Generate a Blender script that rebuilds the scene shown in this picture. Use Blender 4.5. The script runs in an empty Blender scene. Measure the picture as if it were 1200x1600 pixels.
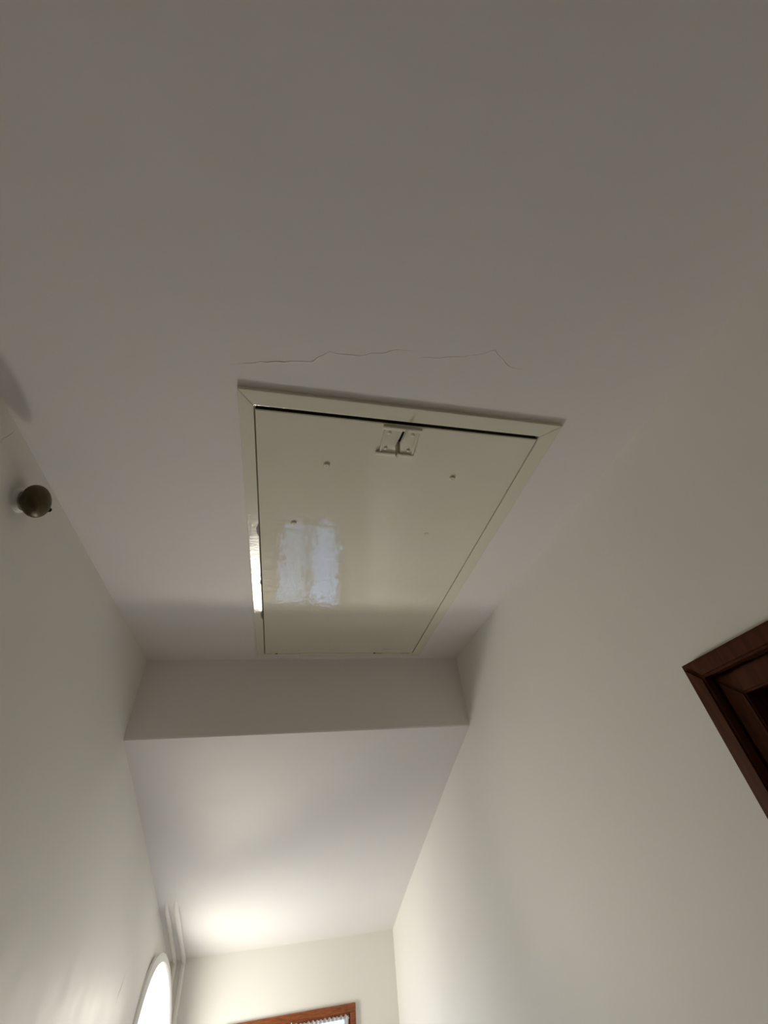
import bpy, bmesh, math, random
from mathutils import Vector, Matrix

random.seed(7)
sc = bpy.context.scene
COL = sc.collection
CZ = 1.85                                   # eye height; the ceiling is 0.70 above it

# ---------------------------------------------------------------- camera
cam = bpy.data.cameras.new('camera')
cam.sensor_fit = 'HORIZONTAL'; cam.sensor_width = 36.0; cam.lens = 19.3426
cam.clip_start = 0.02; cam.clip_end = 60
camo = bpy.data.objects.new('camera', cam); COL.objects.link(camo)
camo.matrix_world = Matrix.Translation((0, 0, CZ)) @ Matrix(((0.976448, -0.065620, -0.205532, 0), (-0.196979, -0.659806, -0.725159, 0), (-0.088027, 0.748566, -0.657192, 0), (0, 0, 0, 1)))
sc.camera = camo

# ---------------------------------------------------------------- world, lights, exposure
w = bpy.data.worlds.new('dusk_sky'); sc.world = w; w.use_nodes = True
bg = w.node_tree.nodes['Background']
bg.inputs[0].default_value = (0.30, 0.55, 1.0, 1); bg.inputs[1].default_value = 6.5
LAMP_POWER = 24.0                           # radiance of the wall lamp's glass
LAMP_COL = (1.0, 0.965, 0.855, 1)
BEAM_POWER, BEAM_COL = 56.0, (1.0, 0.945, 0.815)   # added spot beside the lamp glass, brightens the hall ceiling and right wall
sc.view_settings.view_transform = 'Standard'
sc.view_settings.look = 'None'
sc.view_settings.gamma = 1.0
sc.view_settings.use_curve_mapping = False
sc.view_settings.exposure = 0.24
sc.cycles.diffuse_bounces = 10; sc.cycles.max_bounces = 12   # pale walls keep the light going round corners

# ---------------------------------------------------------------- materials
def mat(name, col, rough=0.5, spec=0.5, metal=0.0):
    m = bpy.data.materials.new(name); m.use_nodes = True
    b = m.node_tree.nodes['Principled BSDF']
    b.inputs['Base Color'].default_value = (*col, 1)
    b.inputs['Roughness'].default_value = rough
    b.inputs['Specular IOR Level'].default_value = spec
    b.inputs['Metallic'].default_value = metal
    return m, m.node_tree, b

def add_bump(nt, b, layers):
    """layers: (noise scale, strength, distance, detail)"""
    tc = nt.nodes.new('ShaderNodeTexCoord'); prev = None
    for s, st, dist, det in layers:
        n = nt.nodes.new('ShaderNodeTexNoise'); n.inputs['Scale'].default_value = s
        n.inputs['Detail'].default_value = det
        nt.links.new(tc.outputs['Object'], n.inputs['Vector'])
        bp = nt.nodes.new('ShaderNodeBump'); bp.inputs['Strength'].default_value = st
        bp.inputs['Distance'].default_value = dist
        nt.links.new(n.outputs['Fac'], bp.inputs['Height'])
        if prev: nt.links.new(prev.outputs['Normal'], bp.inputs['Normal'])
        prev = bp
    nt.links.new(prev.outputs['Normal'], b.inputs['Normal'])

def blotch(nt, b, c1, c2, scale, lo=0.35, hi=0.65, stretch=(1, 1, 1), detail=4):
    tc = nt.nodes.new('ShaderNodeTexCoord'); mp = nt.nodes.new('ShaderNodeMapping')
    mp.inputs['Scale'].default_value = stretch
    n = nt.nodes.new('ShaderNodeTexNoise'); n.inputs['Scale'].default_value = scale
    n.inputs['Detail'].default_value = detail
    r = nt.nodes.new('ShaderNodeValToRGB')
    r.color_ramp.elements[0].position = lo; r.color_ramp.elements[0].color = (*c1, 1)
    r.color_ramp.elements[1].position = hi; r.color_ramp.elements[1].color = (*c2, 1)
    nt.links.new(tc.outputs['Object'], mp.inputs['Vector'])
    nt.links.new(mp.outputs['Vector'], n.inputs['Vector'])
    nt.links.new(n.outputs['Fac'], r.inputs['Fac'])
    nt.links.new(r.outputs['Color'], b.inputs['Base Color'])

M = {}
m, nt, b = mat('matt_ceiling_paint', (0.78, 0.74, 0.70), 0.75, 0.25)
blotch(nt, b, (0.80, 0.777, 0.76), (0.82, 0.797, 0.777), 2.2); add_bump(nt, b, [(3.0, 0.25, 0.02, 2), (260, 0.10, 0.001, 3)]); M['ceiling'] = m
m, nt, b = mat('wall_emulsion', (0.78, 0.75, 0.69), 0.6, 0.3)
blotch(nt, b, (0.80, 0.782, 0.738), (0.82, 0.802, 0.754), 2.0); add_bump(nt, b, [(3.5, 0.25, 0.02, 2), (220, 0.10, 0.001, 3)]); M['wall'] = m
m, nt, b = mat('hatch_gloss_paint', (0.74, 0.70, 0.585), 0.06, 0.55)
blotch(nt, b, (0.755, 0.715, 0.60), (0.775, 0.74, 0.63), 5); add_bump(nt, b, [(9, 0.10, 0.004, 2), (40, 0.40, 0.0014, 1), (140, 0.18, 0.0008, 2)]); M['hatch'] = m
m, nt, b = mat('hatch_frame_gloss', (0.77, 0.735, 0.62), 0.08, 0.5)
add_bump(nt, b, [(14, 0.20, 0.004, 2), (90, 0.35, 0.0012, 2), (300, 0.2, 0.001, 2)]); M['frame'] = m
m, nt, b = mat('worn_bare_edge', (0.16, 0.15, 0.15), 0.6, 0.4); M['chip'] = m
m, nt, b = mat('latch_steel', (0.35, 0.32, 0.26), 0.35, 0.5, 0.8); M['steel'] = m
m, nt, b = mat('dark_slot', (0.012, 0.011, 0.010), 0.9, 0.1); M['dark'] = m
m, nt, b = mat('loft_void', (0.03, 0.028, 0.025), 0.9, 0.1); M['void'] = m  # near black, so the gaps round the hatch panel read black
m, nt, b = mat('aged_bronze', (0.10, 0.08, 0.045), 0.45, 0.5, 0.9)
blotch(nt, b, (0.060, 0.048, 0.028), (0.105, 0.086, 0.050), 40); M['bronze'] = m
m, nt, b = mat('red_brown_wood', (0.24, 0.075, 0.025), 0.4, 0.4)
blotch(nt, b, (0.15, 0.040, 0.013), (0.30, 0.095, 0.032), 14, 0.3, 0.7, (1, 1, 12), 6); add_bump(nt, b, [(60, 0.15, 0.002, 4)]); M['wood'] = m
m, nt, b = mat('red_brown_wood_rail', (0.24, 0.075, 0.025), 0.4, 0.4)
blotch(nt, b, (0.15, 0.040, 0.013), (0.30, 0.095, 0.032), 14, 0.3, 0.7, (2, 2, 14), 6); add_bump(nt, b, [(60, 0.15, 0.002, 4)]); M['wood_h'] = m
m, nt, b = mat('shaded_door_wood', (0.07, 0.026, 0.012), 0.5, 0.15)  # same wood as the window frame, its shade put into the colour
blotch(nt, b, (0.048, 0.0125, 0.004), (0.092, 0.026, 0.008), 14, 0.3, 0.7, (8, 8, 1), 6); M['door_wood'] = m
m, nt, b = mat('unlit_room', (0.012, 0.010, 0.010), 0.9, 0.05); M['unlit'] = m  # near-black walls: the room's darkness is put into the colour
m, nt, b = mat('floor_boards', (0.30, 0.19, 0.11), 0.5, 0.4)
blotch(nt, b, (0.46, 0.39, 0.30), (0.54, 0.47, 0.38), 8, 0.3, 0.7, (9, 1, 1), 5); M['floor'] = m
m, nt, b = mat('gloss_white', (0.80, 0.78, 0.74), 0.25, 0.5); M['trim'] = m
m, nt, b = mat('lamp_white_metal', (0.72, 0.71, 0.70), 0.35, 0.5); M['lamp_metal'] = m
m, nt, b = mat('lit_opal_glass', (0.9, 0.9, 0.88), 0.25, 0.5)
b.inputs['Emission Color'].default_value = LAMP_COL; 
# the bulb sits behind the middle of the opal glass: the glass glows most there and less towards its rim
tc = nt.nodes.new('ShaderNodeTexCoord'); ln = nt.nodes.new('ShaderNodeVectorMath'); ln.operation = 'MULTIPLY_ADD'; ln.inputs[1].default_value = (0, 1/0.25, 1/0.40); ln.inputs[2].default_value = (0, 0, 0.16)
le = nt.nodes.new('ShaderNodeVectorMath'); le.operation = 'LENGTH'; mr = nt.nodes.new('ShaderNodeMapRange')
mr.interpolation_type = 'SMOOTHSTEP'; mr.inputs['From Min'].default_value = 0.0; mr.inputs['From Max'].default_value = 1.0
mr.inputs['To Min'].default_value = LAMP_POWER; mr.inputs['To Max'].default_value = LAMP_POWER*0.06
nt.links.new(tc.outputs['Object'], ln.inputs[0]); nt.links.new(ln.outputs[0], le.inputs[0]); nt.links.new(le.outputs['Value'], mr.inputs['Value'])
nt.links.new(mr.outputs['Result'], b.inputs['Emission Strength']); M['opal'] = m

def shader_mat(name, build):
    m = bpy.data.materials.new(name); m.use_nodes = True; nt = m.node_tree
    for n in list(nt.nodes): nt.nodes.remove(n)
    out = nt.nodes.new('ShaderNodeOutputMaterial'); nt.links.new(build(nt), out.inputs['Surface']); return m
def _glass(nt):
    t = nt.nodes.new('ShaderNodeBsdfTransparent'); g = nt.nodes.new('ShaderNodeBsdfGlossy'); g.inputs['Roughness'].default_value = 0.02
    f = nt.nodes.new('ShaderNodeFresnel'); f.inputs['IOR'].default_value = 1.45
    x = nt.nodes.new('ShaderNodeMixShader'); nt.links.new(f.outputs[0], x.inputs[0]); nt.links.new(t.outputs[0], x.inputs[1]); nt.links.new(g.outputs[0], x.inputs[2])
    return x.outputs[0]
M['glass'] = shader_mat('window_glass', _glass)
def _net(nt, cover=0.82, through=0.45):
    t = nt.nodes.new('ShaderNodeBsdfTransparent'); d = nt.nodes.new('ShaderNodeBsdfDiffuse'); l = nt.nodes.new('ShaderNodeBsdfTranslucent')
    d.inputs['Color'].default_value = (0.88, 0.87, 0.84, 1); l.inputs['Color'].default_value = (0.88, 0.87, 0.86, 1)
    a = nt.nodes.new('ShaderNodeMixShader'); a.inputs[0].default_value = through
    nt.links.new(d.outputs[0], a.inputs[1]); nt.links.new(l.outputs[0], a.inputs[2])
    x = nt.nodes.new('ShaderNodeMixShader'); x.inputs[0].default_value = cover
    nt.links.new(t.outputs[0], x.inputs[1]); nt.links.new(a.outputs[0], x.inputs[2]); return x.outputs[0]
M['net'] = shader_mat('net_fabric', _net)
M['net_dim'] = shader_mat('dimmed_net_fabric', lambda nt: _net(nt, 0.93, 0.33))  # denser copy of the net, made to dim the left pane

# ---------------------------------------------------------------- mesh helpers (all z given from the eye: +CZ added on linking)
def bx(bm, x0, x1, y0, y1, z0, z1, bev=0.0):
    r = bmesh.ops.create_cube(bm, size=1.0, matrix=Matrix.Translation(((x0+x1)/2, (y0+y1)/2, (z0+z1)/2)) @ Matrix.Diagonal((x1-x0, y1-y0, z1-z0, 1)))
    if bev:
        es = list({e for v in r['verts'] for e in v.link_edges})
        bmesh.ops.bevel(bm, geom=es, offset=bev, segments=2, affect='EDGES', profile=0.6)

def prism(bm, poly, z0, z1, bev=0.0):
    """poly in x,y (counter-clockwise), extruded between z0 and z1"""
    lo = [bm.verts.new((x, y, z0)) for x, y in poly]; hi = [bm.verts.new((x, y, z1)) for x, y in poly]
    n = len(poly); fs = [bm.faces.new(lo[::-1]), bm.faces.new(hi)]
    for i in range(n): fs.append(bm.faces.new((lo[i], lo[(i+1) % n], hi[(i+1) % n], hi[i])))
    if bev:
        es = [e for e in fs[0].edges]
        bmesh.ops.bevel(bm, geom=es, offset=bev, segments=3, affect='EDGES', profile=0.5)

def lathe(bm, prof, mtx, seg=32, sy=1.0, sz=1.0):
    """prof: (axial, radius) pairs; axis +X of mtx; radii scaled sy, sz"""
    rings = []
    for a, r in prof:
        if r < 1e-6: rings.append([bm.verts.new(mtx @ Vector((a, 0, 0)))])
        else: rings.append([bm.verts.new(mtx @ Vector((a, r*sy*math.cos(t), r*sz*math.sin(t)))) for t in [2*math.pi*k/seg for k in range(seg)]])
    for A, B in zip(rings, rings[1:]):
        for k in range(seg):
            k2 = (k+1) % seg
            if len(A) == 1 and len(B) == 1: continue
            if len(A) == 1: bm.faces.new((A[0], B[k], B[k2]))
            elif len(B) == 1: bm.faces.new((A[k], B[0], A[k2]))
            else: bm.faces.new((A[k], B[k], B[k2], A[k2]))
    for R_, rev in ((rings[0], False), (rings[-1], True)):
        if len(R_) > 1: bm.faces.new(R_[::-1] if rev else R_)

def obj(name, bm, m, parent=None, smooth=None, origin=None):
    bmesh.ops.recalc_face_normals(bm, faces=bm.faces[:])
    me = bpy.data.meshes.new(name)
    base = Vector((0, 0, CZ))
    if parent is not None:
        off = base - world_loc(parent)
        for v in bm.verts: v.co += off
    elif origin is not None:
        o_ = Vector(origin)
        for v in bm.verts: v.co -= o_
    bm.to_mesh(me); bm.free()
    me.materials.append(M[m])
    o = bpy.data.objects.new(name, me); COL.objects.link(o)
    if parent is not None: o.parent = parent
    else: o.location = base + (Vector(origin) if origin is not None else Vector())
    if smooth is not None:
        for p in me.polygons: p.use_smooth = True
        try: me.set_sharp_from_angle(angle=math.radians(smooth))
        except Exception: pass
    return o

def world_loc(o):
    v = Vector(o.location)
    while o.parent is not None:
        o = o.parent; v = v + Vector(o.location)
    return v

def thing(name, label, cat, loc, group=None):
    o = bpy.data.objects.new(name, None); COL.objects.link(o)
    o.location = Vector(loc) + Vector((0, 0, CZ)); o.empty_display_size = 0.05
    o['label'] = label; o['category'] = cat
    if group: o['group'] = group
    return o

def setting(name, loc):
    o = bpy.data.objects.new(name, None); COL.objects.link(o); o.location = Vector(loc) + Vector((0, 0, CZ))
    o.empty_display_size = 0.05; o['kind'] = 'structure'; return o

def struct(o):
    o['kind'] = 'structure'; return o

# ---------------------------------------------------------------- dimensions (m, from the eye)
XL, XR = -0.531, 0.742
YB, ZB = 1.718, 0.423            # bulkhead face and its lower edge
YE, ZC = 3.521, 0.70             # end wall, upper ceiling
YBACK = -2.3
T = 0.12
SOFFIT = [(YB, ZB), (1.843, 0.378), (1.984, 0.331), (2.219, 0.243), (2.62, 0.094), (3.127, -0.098), (YE, -0.258)]
def soffit(y):
    for (a, za), (b_, zb) in zip(SOFFIT, SOFFIT[1:]):
        if y <= b_: return za + (zb-za)*(y-a)/(b_-a)
    return SOFFIT[-1][1]
ZF = -CZ                          # upper floor
ZL = -CZ - 0.80                   # landing under the window

# ---------------------------------------------------------------- setting
HX0, HX1, HY0, HY1 = -0.117, 0.556, 0.453, 1.676     # hatch frame
OX0, OX1, OY0, OY1 = -0.092, 0.522, 0.480, 1.650     # hole in the ceiling
bm = bmesh.new()
bx(bm, XL-T, XR+T, YBACK-T, OY0, ZC, ZC+0.10)
bx(bm, XL-T, XR+T, OY1, YB+0.02, ZC, ZC+0.10)
bx(bm, XL-T, OX0, OY0, OY1, ZC, ZC+0.10)
bx(bm, OX1, XR+T, OY0, OY1, ZC, ZC+0.10)
ceil = struct(obj('ceiling', bm, 'ceiling'))
bm = bmesh.new()                                      # closed dark loft above the hatch
bx(bm, OX0-0.05, OX1+0.05, OY0-0.05, OY1+0.05, ZC+0.40, ZC+0.42)
bx(bm, OX0-0.06, OX0-0.04, OY0-0.05, OY1+0.05, ZC+0.10, ZC+0.42)
bx(bm, OX1+0.04, OX1+0.06, OY0-0.05, OY1+0.05, ZC+0.10, ZC+0.42)
bx(bm, OX0-0.05, OX1+0.05, OY0-0.06, OY0-0.04, ZC+0.10, ZC+0.42)
bx(bm, OX0-0.05, OX1+0.05, OY1+0.04, OY1+0.06, ZC+0.10, ZC+0.42)
obj('loft_lining', bm, 'void', ceil)

# bulkhead + sloping soffit: one plastered body, profile in y,z swept across the hall
bm = bmesh.new()
prof = [(YB, ZC+0.02), (YB, ZB+0.004), (YB+0.004, ZB-0.001)] + SOFFIT[1:] + [(YE+T, SOFFIT[-1][1]-0.05), (YE+T, ZC+0.02)]
A = [bm.verts.new((XL-0.02, y, z)) for y, z in prof]; B = [bm.verts.new((XR+0.02, y, z)) for y, z in prof]
bm.faces.new(A); bm.faces.new(B[::-1])
for i in range(len(prof)):
    j = (i+1) % len(prof); bm.faces.new((A[i], B[i], B[j], A[j]))
struct(obj('ceiling', bm, 'ceiling', smooth=12))

bm = bmesh.new(); bx(bm, XL-T, XL, YBACK-T, YE+T, ZL, ZC+0.05)
wall_l = struct(obj('wall_left', bm, 'wall'))

DY0, DY1, DZ = -0.247, 0.630, 0.228                   # doorway in the right wall (behind its casing)
bm = bmesh.new()
bx(bm, XR, XR+T, YBACK-T, DY0, ZL, ZC+0.05)
bx(bm, XR, XR+T, DY1, YE+T, ZL, ZC+0.05)
bx(bm, XR, XR+T, DY0, DY1, DZ, ZC+0.05)
bx(bm, XR, XR+T, DY0, DY1, ZL, ZF)
wall_r = struct(obj('wall_right', bm, 'wall'))

WX0, WX1, WZ0, WZ1 = -0.190, 0.492, -1.640, -0.528    # window opening
bm = bmesh.new()
bx(bm, XL-T, WX0, YE, YE+T, ZL, 0.2)
bx(bm, WX1, XR+T, YE, YE+T, ZL, 0.2)
bx(bm, WX0, WX1, YE, YE+T, WZ1, 0.2)
bx(bm, WX0, WX1, YE, YE+T, ZL, WZ0)
struct(obj('wall_end', bm, 'wall'))
bm = bmesh.new(); bx(bm, XL-T, XR+T, YBACK-T, YBACK, ZF-0.1, ZC+0.05)
struct(obj('wall_back', bm, 'wall'))

# floor: upper floor, five steps down, landing (all below the picture)
bm = bmesh.new()
bx(bm, XL, XR, YBACK, 1.15, ZF-0.1, ZF)
for k in range(1, 5):
    bx(bm, XL, XR, 1.15+0.26*(k-1), 1.15+0.26*k, ZL, ZF-0.16*k)
bx(bm, XL, XR, 1.15+0.26*4, YE, ZL-0.1, ZL)
struct(obj('floor', bm, 'floor'))

# ---------------------------------------------------------------- door on the right: casing, rebated frame, unlit room behind
dr = setting('door_1', (XR, DY1, ZF))
ZD, YD = 0.244, 0.647
def casing(poly_yz, x0, x1, name, m='door_wood', bev=0.004, parent=dr):
    bm = bmesh.new()
    lo = [bm.verts.new((x0, y, z)) for y, z in poly_yz]; hi = [bm.verts.new((x1, y, z)) for y, z in poly_yz]
    n = len(lo); f0 = bm.faces.new(lo); bm.faces.new(hi[::-1])
    for i in range(n): bm.faces.new((lo[i], hi[i], hi[(i+1) % n], lo[(i+1) % n]))
    if bev: bmesh.ops.bevel(bm, geom=list(f0.edges), offset=bev, segments=2, affect='EDGES')
    return obj(name, bm, m, parent)
cw = 0.032
yd0 = DY0 - 0.017
casing([(YD, ZD), (YD-cw, ZD-cw), (yd0+cw, ZD-cw), (yd0, ZD)], XR-0.018, XR+0.001, 'head_casing')
casing([(YD, ZD), (YD, ZF), (YD-cw, ZF), (YD-cw, ZD-cw)], XR-0.018, XR+0.001, 'side_casing')
casing([(yd0, ZD), (yd0+cw, ZD-cw), (yd0+cw, ZF), (yd0, ZF)], XR-0.018, XR+0.001, 'side_casing')
# rebated inner frame, set back so a dark groove shows behind the casing
gi = 0.012; fw = 0.036
y1, z1 = YD-cw-gi+0.008, ZD-cw-gi+0.008
casing([(y1, z1), (y1-fw, z1-fw), (yd0+cw+fw, z1-fw), (yd0+cw, z1)], XR+0.000, XR+0.035, 'head_lining', bev=0.003)
casing([(y1, z1), (y1, ZF), (y1-fw, ZF), (y1-fw, z1-fw)], XR+0.000, XR+0.035, 'side_lining', bev=0.003)
casing([(yd0+cw, z1), (yd0+cw+fw, z1-fw), (yd0+cw+fw, ZF), (yd0+cw, ZF)], XR+0.000, XR+0.035, 'side_lining', bev=0.003)
# deep boards of the doorway: floor of the groove, and lining right through the wall
for nm, a_, b_ in (('groove_board', (XR+0.016, 0.03), 0), ('reveal_board', (XR+0.034, T+0.01-0.034), 1)):
    xa, xb = a_[0], a_[0]+a_[1]; yj = y1-0.004 if not b_ else y1-fw+0.012; zj = z1-0.004 if not b_ else z1-fw+0.012
    ya = yd0+cw+0.004 if not b_ else yd0+cw+fw-0.012
    bm = bmesh.new(); bx(bm, xa, xb, yj, DY1+0.001, ZF, DZ+0.001); obj(nm, bm, 'door_wood', dr)
    bm = bmesh.new(); bx(bm, xa, xb, DY0-0.001, ya, ZF, DZ+0.001); obj(nm, bm, 'door_wood', dr)
    bm = bmesh.new(); bx(bm, xa, xb, ya, yj, zj, DZ+0.001); obj(nm, bm, 'door_wood', dr)
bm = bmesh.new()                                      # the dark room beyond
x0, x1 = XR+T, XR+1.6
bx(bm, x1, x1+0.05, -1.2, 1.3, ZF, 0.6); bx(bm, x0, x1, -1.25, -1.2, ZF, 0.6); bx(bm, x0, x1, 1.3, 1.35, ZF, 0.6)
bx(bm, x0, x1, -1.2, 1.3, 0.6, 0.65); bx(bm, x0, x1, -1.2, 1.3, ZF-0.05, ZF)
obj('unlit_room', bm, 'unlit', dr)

# ---------------------------------------------------------------- window in the end wall
win = setting('window_1', ((WX0+WX1)/2, YE, WZ0))
fx0, fx1, fz0, fz1 = -0.196, 0.498, -1.646, -0.522
yo, yi = YE-0.016, YE+0.05
bm = bmesh.new(); bx(bm, fx0, fx1, yo, yi, fz1-0.030, fz1, 0.003); obj('window_head', bm, 'wood_h', win)
bm = bmesh.new(); bx(bm, fx0, fx1, yo, yi, fz0, fz0+0.034, 0.003); obj('window_sill', bm, 'wood_h', win)
for xa, xb in ((fx0, fx0+0.030), (fx1-0.030, fx1)):
    bm = bmesh.new(); bx(bm, xa, xb, yo, yi, fz0+0.034, fz1-0.030, 0.003); obj('window_jamb', bm, 'wood', win)
xm = (fx0+fx1)/2
for xa, xb in ((fx0+0.030, xm), (xm, fx1-0.030)):
    s = 0.030; za, zb = fz0+0.034, fz1-0.030
    bm = bmesh.new()
    bx(bm, xa+0.001, xa+s, YE+0.004, YE+0.04, za, zb, 0.003); bx(bm, xb-s, xb-0.001, YE+0.004, YE+0.04, za, zb, 0.003)
    bx(bm, xa+s, xb-s, YE+0.004, YE+0.04, zb-0.022, zb, 0.003); bx(bm, xa+s, xb-s, YE+0.004, YE+0.04, za, za+s, 0.003)
    sash = obj('sash', bm, 'wood', win)
    bm = bmesh.new(); bx(bm, xa+s-0.004, xb-s+0.004, YE+0.020, YE+0.024, za+s-0.004, zb-0.018); obj('pane', bm, 'glass', sash)

def net(x0, x1, ztop, zbot, label, cloth='net'):
    t = thing('net_curtain', label, 'curtain', ((x0+x1)/2, YE-0.004, ztop), 'net curtains on the window')
    bm = bmesh.new(); nx = 104; nz = 18; rows = []
    for j in range(nz+1):
        v = j/nz; row = []
        for i in range(nx+1):
            u = i/nx
            z = ztop + (zbot-ztop)*v
            if j == 0: z += 0.003*math.sin(u*math.pi*2*13 + 0.5) + 0.0015*math.sin(u*61)
            if j == nz: z += 0.008*abs(math.sin(u*math.pi*12))
            row.append(bm.verts.new((x0+(x1-x0)*u, YE-0.006 + 0.0035*math.sin(u*math.pi*2*13 + 0.6*math.sin(v*5)) , z)))
        rows.append(row)
    for j in range(nz):
        for i in range(nx): bm.faces.new((rows[j][i], rows[j][i+1], rows[j+1][i+1], rows[j+1][i]))
    obj('net_cloth', bm, cloth, t, smooth=60)
    bm = bmesh.new(); lathe(bm, [(0, 0.0025), (x1-x0+0.01, 0.0025)], Matrix.Translation((x0-0.005, YE-0.002, ztop-0.012)), 10)
    obj('curtain_wire', bm, 'lamp_metal', t, smooth=40)
    return t
net(xm+0.020, fx1-0.040, -0.562, -1.60, 'white pleated net curtain on the right sash of the small wooden window')
net(fx0+0.040, xm-0.020, -0.562, -1.60, 'white net curtain on the left sash, cut off by the bottom edge of the photo', 'net_dim')

# ---------------------------------------------------------------- white ribs added for an unidentified bright double line, far left corner
bm = bmesh.new()
def rib_path(x, r, yend):
    """half-round rib: up the end wall, then forward along the soffit, sinking into it at yend"""
    pts = [(YE-r*0.35, -2.3, 0.0)]
    zc = soffit(YE)
    pts.append((YE-r*0.35, zc-0.004, 0.0)); 
    n = 8
    for k in range(n+1):
        y = YE-0.008 + (yend-(YE-0.008))*k/n
        pts.append((y, soffit(y)-r*0.35 + (r*1.4 if k == n else 0), 0.0))
    rings = []
    for i, (y, z, _) in enumerate(pts):
        a = Vector((0, pts[max(i-1, 0)][0], pts[max(i-1, 0)][1])); c = Vector((0, pts[min(i+1, len(pts)-1)][0], pts[min(i+1, len(pts)-1)][1]))
        d = (c-a).normalized(); nrm = Vector((0, -d.z, d.y))
        rings.append([bm.verts.new(Vector((x, y, z)) + Vector((1, 0, 0))*r*math.cos(t) + nrm*r*math.sin(t)) for t in [2*math.pi*k/12 for k in range(12)]])
    for A_, B_ in zip(rings, rings[1:]):
        for k in range(12): bm.faces.new((A_[k], B_[k], B_[(k+1) % 12], A_[(k+1) % 12]))
    bm.faces.new(rings[0]); bm.faces.new(rings[-1][::-1])
rib_path(XL+0.036, 0.011, 2.90); rib_path(XL+0.080, 0.013, 2.90)
struct(obj('corner_ribs', bm, 'trim', smooth=50))

# ---------------------------------------------------------------- wall lamp
LY, LZ = 3.08, -0.665
RY, RZ, LC, TY, TZ = 0.25, 0.435, 0.064, 0.17, 0.07    # half axes, mean depth, tilt up the hall, tilt upwards
lamp = thing('wall_lamp', 'lit oval white wall lamp low on the left wall at the far end', 'lamp', (XL, LY, LZ))
def rim(bm, q, dep, seg=72, wall=None):
    """one oval ring of the lamp: q scales the half axes, dep is measured from the tilted face"""
    out = []
    for k in range(seg):
        t = 2*math.pi*k/seg; dy = q*RY*math.cos(t); dz = q*RZ*math.sin(t)
        x = wall if wall is not None else LC + TY*dy - TZ*dz + dep
        out.append(bm.verts.new((XL+max(x, -0.002), LY+dy, LZ+dz)))
    return out
def skin(bm, rings, cap=False, closed=False):
    n = len(rings[0]); pairs = list(zip(rings, rings[1:])) + ([(rings[-1], rings[0])] if closed else [])
    for A_, B_ in pairs:
        for k in range(n): bm.faces.new((A_[k], A_[(k+1) % n], B_[(k+1) % n], B_[k]))
    if cap: bm.faces.new(rings[-1])
bm = bmesh.new()                                     # wedge-shaped white body, its rim standing round the glass
skin(bm, [rim(bm, 1.00, 0, wall=-0.002), rim(bm, 1.00, 0, wall=0.008), rim(bm, 1.09, -0.012), rim(bm, 1.09, 0.000), rim(bm, 1.06, 0.006), rim(bm, 1.02, 0.006), rim(bm, 1.005, -0.006), rim(bm, 0.98, 0, wall=-0.002)], closed=True)
obj('lamp_body', bm, 'lamp_metal', lamp, smooth=35)
bm = bmesh.new()
skin(bm, [rim(bm, 1.003, -0.012), rim(bm, 1.0, 0.0), rim(bm, 0.85, 0.008), rim(bm, 0.6, 0.015), rim(bm, 0.3, 0.020), rim(bm, 0.05, 0.021)], cap=True)
obj('opal_glass', bm, 'opal', lamp, smooth=60)
bl = bpy.data.lights.new('hall_fill_spot', 'SPOT'); bl.energy = BEAM_POWER; bl.color = BEAM_COL  # added spot in front of the glass, lifts the upper hall
bl.spot_size = math.radians(58); bl.spot_blend = 1.0; bl.shadow_soft_size = 0.08
bo = bpy.data.objects.new('hall_fill_spot', bl); COL.objects.link(bo); bo.parent = lamp
bo.location = (0.15, -0.04, 0.285)
bo.rotation_euler = Vector((0.50, -2.0, 0.53)).to_track_quat('-Z', 'Y').to_euler()

# ---------------------------------------------------------------- loft hatch
hatch = thing('loft_hatch', 'cream gloss-painted loft hatch with latch plate, set in the upper ceiling', 'hatch', ((HX0+HX1)/2, (HY0+HY1)/2, ZC))
ZFR = ZC-0.0070                                       # frame hangs 7 mm proud
IX0, IX1, IY0, IY1 = -0.089, 0.519, 0.487, 1.645
skew = 0.005
def sk(x, y): return (x + skew*(y-HY1), y - skew*(x-HX0))
def pz(bm, poly, z0, z1, bev): prism(bm, [sk(*p) for p in poly], z0, z1, bev)
for poly in ([(HX0, HY0), (HX1, HY0), (IX1, IY0), (IX0, IY0)], [(HX1, HY0), (HX1, HY1), (IX1, IY1), (IX1, IY0)],
             [(HX1, HY1), (HX0, HY1), (IX0, IY1), (IX1, IY1)], [(HX0, HY1), (HX0, HY0), (IX0, IY0), (IX0, IY1)]):
    bm = bmesh.new(); pz(bm, poly, ZFR, ZC+0.004, 0.0015)
    if poly[0] == (HX0, HY1):                         # the left rail has twisted a little: its inner edge hangs lower
        for v in bm.verts:
            if v.co.z < ZC-0.005: v.co.z -= 0.042*(v.co.x-HX0)
    obj('frame_rail', bm, 'frame', hatch)
PX0, PX1, PY0, PY1 = IX0+0.0022, IX1-0.0022, IY0+0.009, IY1-0.0015
ZP = ZFR+0.001
bm = bmesh.new(); pz(bm, [(PX0, PY0), (PX1, PY0), (PX1, PY1), (PX0, PY1)], ZP, ZP+0.019, 0.002)
panel = obj('panel', bm, 'hatch', hatch)
panel.data.materials.append(M['void'])                # edge faces coloured near black so the gap reads black
for p in panel.data.polygons:
    if abs(p.normal.z) < 0.2: p.material_index = 1
for x, y in ((0.057, 0.623), (0.356, 0.629), (-0.007, 0.830), (0.352, 0.845)):
    r = 0.0075; s = 1.3 if y < 0.84 else 0.35
    bm = bmesh.new()
    lathe(bm, [(-0.002, r), (0.0008*s, r), (0.0026*s, r*0.8), (0.0032*s, r*0.45), (0.0024*s, r*0.2), (0.0022*s, 0)],
          Matrix.Translation((x, y, ZP)) @ Matrix.Rotation(math.radians(90), 4, 'Y'), 18)
    obj('screw', bm, 'hatch', hatch, smooth=60)
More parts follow.
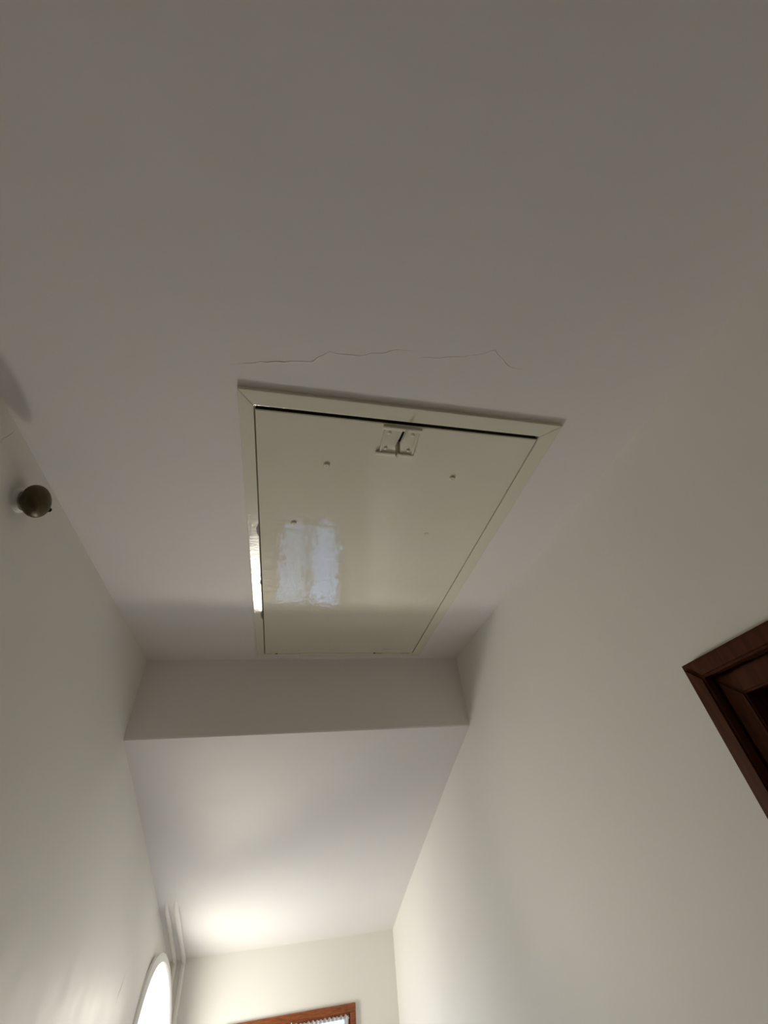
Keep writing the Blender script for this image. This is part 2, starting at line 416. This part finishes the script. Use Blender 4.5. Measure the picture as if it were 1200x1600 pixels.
# hinges at the far end
for x in (0.003, 0.425):
    bm = bmesh.new()
    bx(bm, x-0.042, x+0.042, 1.606, 1.640, ZP-0.0012, ZP+0.001, 0.0006)
    hg = obj('hinge', bm, 'hatch', hatch)
    bm = bmesh.new()
    lathe(bm, [(0, 0.0), (0, 0.0035), (0.084, 0.0035), (0.084, 0.0)], Matrix.Translation((x-0.042, 1.6445, ZP-0.0005)), 12)
    obj('hinge_pin', bm, 'frame', hg, smooth=50)
for xa, xb, ya in ((-0.048, 0.046, 1.6425), (0.349, 0.357, 1.640), (0.36, 0.505, 1.6435)):    # where the paint bridging the hinge joint has split
    bm = bmesh.new(); bx(bm, xa, xb, ya, 1.6462, ZP-0.0014, ZP+0.002); obj('joint_gap', bm, 'chip' if xb-xa > 0.1 else 'dark', hatch)
# paint chips along the left gap
for (y0, y1, wdt) in ((0.840, 0.890, 0.006), (1.290, 1.350, 0.007), (1.10, 1.13, 0.003)):
    bm = bmesh.new(); n = 7
    a = []; c = []
    for k in range(n):
        y = y0+(y1-y0)*k/(n-1); ww = wdt*math.sin(math.pi*k/(n-1))*random.uniform(0.7, 1.1)+0.0006
        x = IX0-0.0008 + skew*(y-HY1)
        a.append(bm.verts.new((x-ww, y, ZFR-0.0019))); c.append(bm.verts.new((x+0.0006, y, ZFR-0.0019)))
    for k in range(n-1): bm.faces.new((a[k], c[k], c[k+1], a[k+1]))
    r = bmesh.ops.extrude_face_region(bm, geom=bm.faces[:])
    for v in r['geom']:
        if isinstance(v, bmesh.types.BMVert): v.co.z += 0.002
    obj('paint_chip', bm, 'chip', hatch)
# latch plate with raised rims, four screws, slot and turn lever
LX0, LX1, LY0, LY1 = 0.166, 0.242, 0.499, 0.574
bm = bmesh.new(); bx(bm, LX0, LX1, LY0, LY1, ZP-0.0022, ZP+0.001, 0.0008)
for (xa, ya, xb, yb) in ((LX0-0.004, LY0-0.001, LX1+0.004, LY0+0.007), (LX0-0.008, LY1-0.007, LX1+0.002, LY1+0.001), (LX1-0.005, LY0+0.006, LX1, LY1-0.006), (LX0, LY0+0.006, LX0+0.004, LY1-0.006)):
    wide = (xb-xa) > 0.03
    bx(bm, xa, xb, ya, yb, ZP-(0.0065 if wide else 0.0045), ZP, 0.0018 if wide else 0.001)
plate = obj('latch_plate', bm, 'hatch', hatch, smooth=40)
for x in (LX0+0.012, LX1-0.013):
    for y in (LY0+0.016, LY1-0.017):
        bm = bmesh.new()
        lathe(bm, [(0, 0.0045), (0.0012, 0.0042), (0.0024, 0.0026), (0.0027, 0.0)], Matrix.Translation((x, y, ZP-0.002)) @ Matrix.Rotation(math.radians(90), 4, 'Y'), 14)
        obj('screw', bm, 'hatch', plate, smooth=60)
bm = bmesh.new()
bmesh.ops.create_cube(bm, size=1, matrix=Matrix.Translation((0.2050, 0.5245, ZP-0.0022)) @ Matrix.Rotation(math.radians(8), 4, 'Z') @ Matrix.Diagonal((0.0045, 0.032, 0.0012, 1)))
obj('key_slot', bm, 'dark', plate)
bm = bmesh.new()
bmesh.ops.create_cube(bm, size=1, matrix=Matrix.Translation((0.2015, 0.546, ZP-0.016)) @ Matrix.Rotation(math.radians(8), 4, 'Z') @ Matrix.Rotation(math.radians(14), 4, 'X') @ Matrix.Diagonal((0.006, 0.016, 0.034, 1)))
bmesh.ops.bevel(bm, geom=bm.edges[:], offset=0.0014, segments=2, affect='EDGES')
obj('latch_lever', bm, 'steel', plate, smooth=40)

# ---------------------------------------------------------------- bronze knob on the left wall
KY, KZ = 0.709, 0.609
knob = thing('wall_fitting', 'dark bronze round fitting on a white collar high on the left wall', 'wall fitting', (XL, KY, KZ))
mt = Matrix.Translation((XL, KY, KZ))
bm = bmesh.new(); lathe(bm, [(-0.002, 0.024), (0.003, 0.024), (0.007, 0.020), (0.008, 0.0)], mt, 32); obj('collar', bm, 'trim', knob, smooth=40)
bm = bmesh.new(); lathe(bm, [(0.006, 0.013), (0.014, 0.012), (0.020, 0.016)], mt, 24); obj('stem', bm, 'bronze', knob, smooth=40)
bm = bmesh.new()
lathe(bm, [(0.029-0.0205*math.cos(math.pi*k/20), 0.0325*math.sin(math.pi*k/20)**0.9) for k in range(21)], mt, 48)
obj('bronze_cap', bm, 'bronze', knob, smooth=28)
bm = bmesh.new(); lathe(bm, [(-0.006, 0.0), (-0.006, 0.0045), (0.006, 0.0045), (0.008, 0.0025), (0.008, 0.0)], Matrix.Translation((XL+0.038, KY+0.024, KZ+0.003)) @ Matrix.Rotation(math.radians(55), 4, 'Z'), 14)
obj('grub_screw', bm, 'dark', knob, smooth=40)

# ---------------------------------------------------------------- cracks in the ceiling plaster, thin raised lines on the left wall
def fine_line(path, plane, wdt, h, parent, m, name='fine_line'):
    pts = []
    for (a, b_) in zip(path, path[1:]):
        n = max(2, int(math.dist(a, b_)/0.010))
        for k in range(n):
            t = k/n; pts.append((a[0]+(b_[0]-a[0])*t + random.uniform(-.0022, .0022), a[1]+(b_[1]-a[1])*t + random.uniform(-.0022, .0022)))
    pts.append(path[-1])
    bm = bmesh.new(); rows = []
    N = len(pts)
    for i, (a, b_) in enumerate(pts):
        p0 = pts[max(i-1, 0)]; p1 = pts[min(i+1, N-1)]; dx, dy = p1[0]-p0[0], p1[1]-p0[1]; L = math.hypot(dx, dy) or 1
        nx, ny = -dy/L, dx/L
        e = min(1, i/6, (N-1-i)/6)*random.uniform(0.3, 1.0)+0.05
        row = []
        for s, hh in ((-1, -0.0002), (0.0, h*e), (1, -0.0002)):
            q = (a+nx*s*wdt*e, b_+ny*s*wdt*e)
            row.append(bm.verts.new((q[0], q[1], ZC-hh) if plane == 'c' else (XL+hh, q[0], q[1])))
        rows.append(row)
    for A_, B_ in zip(rows, rows[1:]):
        for k in range(2): bm.faces.new((A_[k], A_[k+1], B_[k+1], B_[k]))
        bm.faces.new((A_[0], B_[0], B_[2], A_[2]))
    return obj(name, bm, m, parent)
fine_line([(-0.144, 0.414), (-0.09, 0.402), (-0.039, 0.392), (0.01, 0.383), (0.038, 0.362), (0.089, 0.361), (0.155, 0.341), (0.19, 0.338)], 'c', 0.0020, 0.0009, ceil, 'ceiling')
fine_line([(0.18, 0.350), (0.23, 0.346), (0.28, 0.335), (0.336, 0.313), (0.360, 0.332), (0.379, 0.340), (0.435, 0.342)], 'c', 0.0016, 0.0006, ceil, 'ceiling')
fine_line([(0.60, 0.685), (0.594, 0.652), (0.588, 0.62)], 'w', 0.004, 0.003, wall_l, 'wall')  # thin raised line near the top of the wall
fine_line([(2.545, -0.185), (2.52, -0.215), (2.474, -0.27)], 'w', 0.003, 0.002, wall_l, 'wall')  # thin raised line on the wall before the lamp
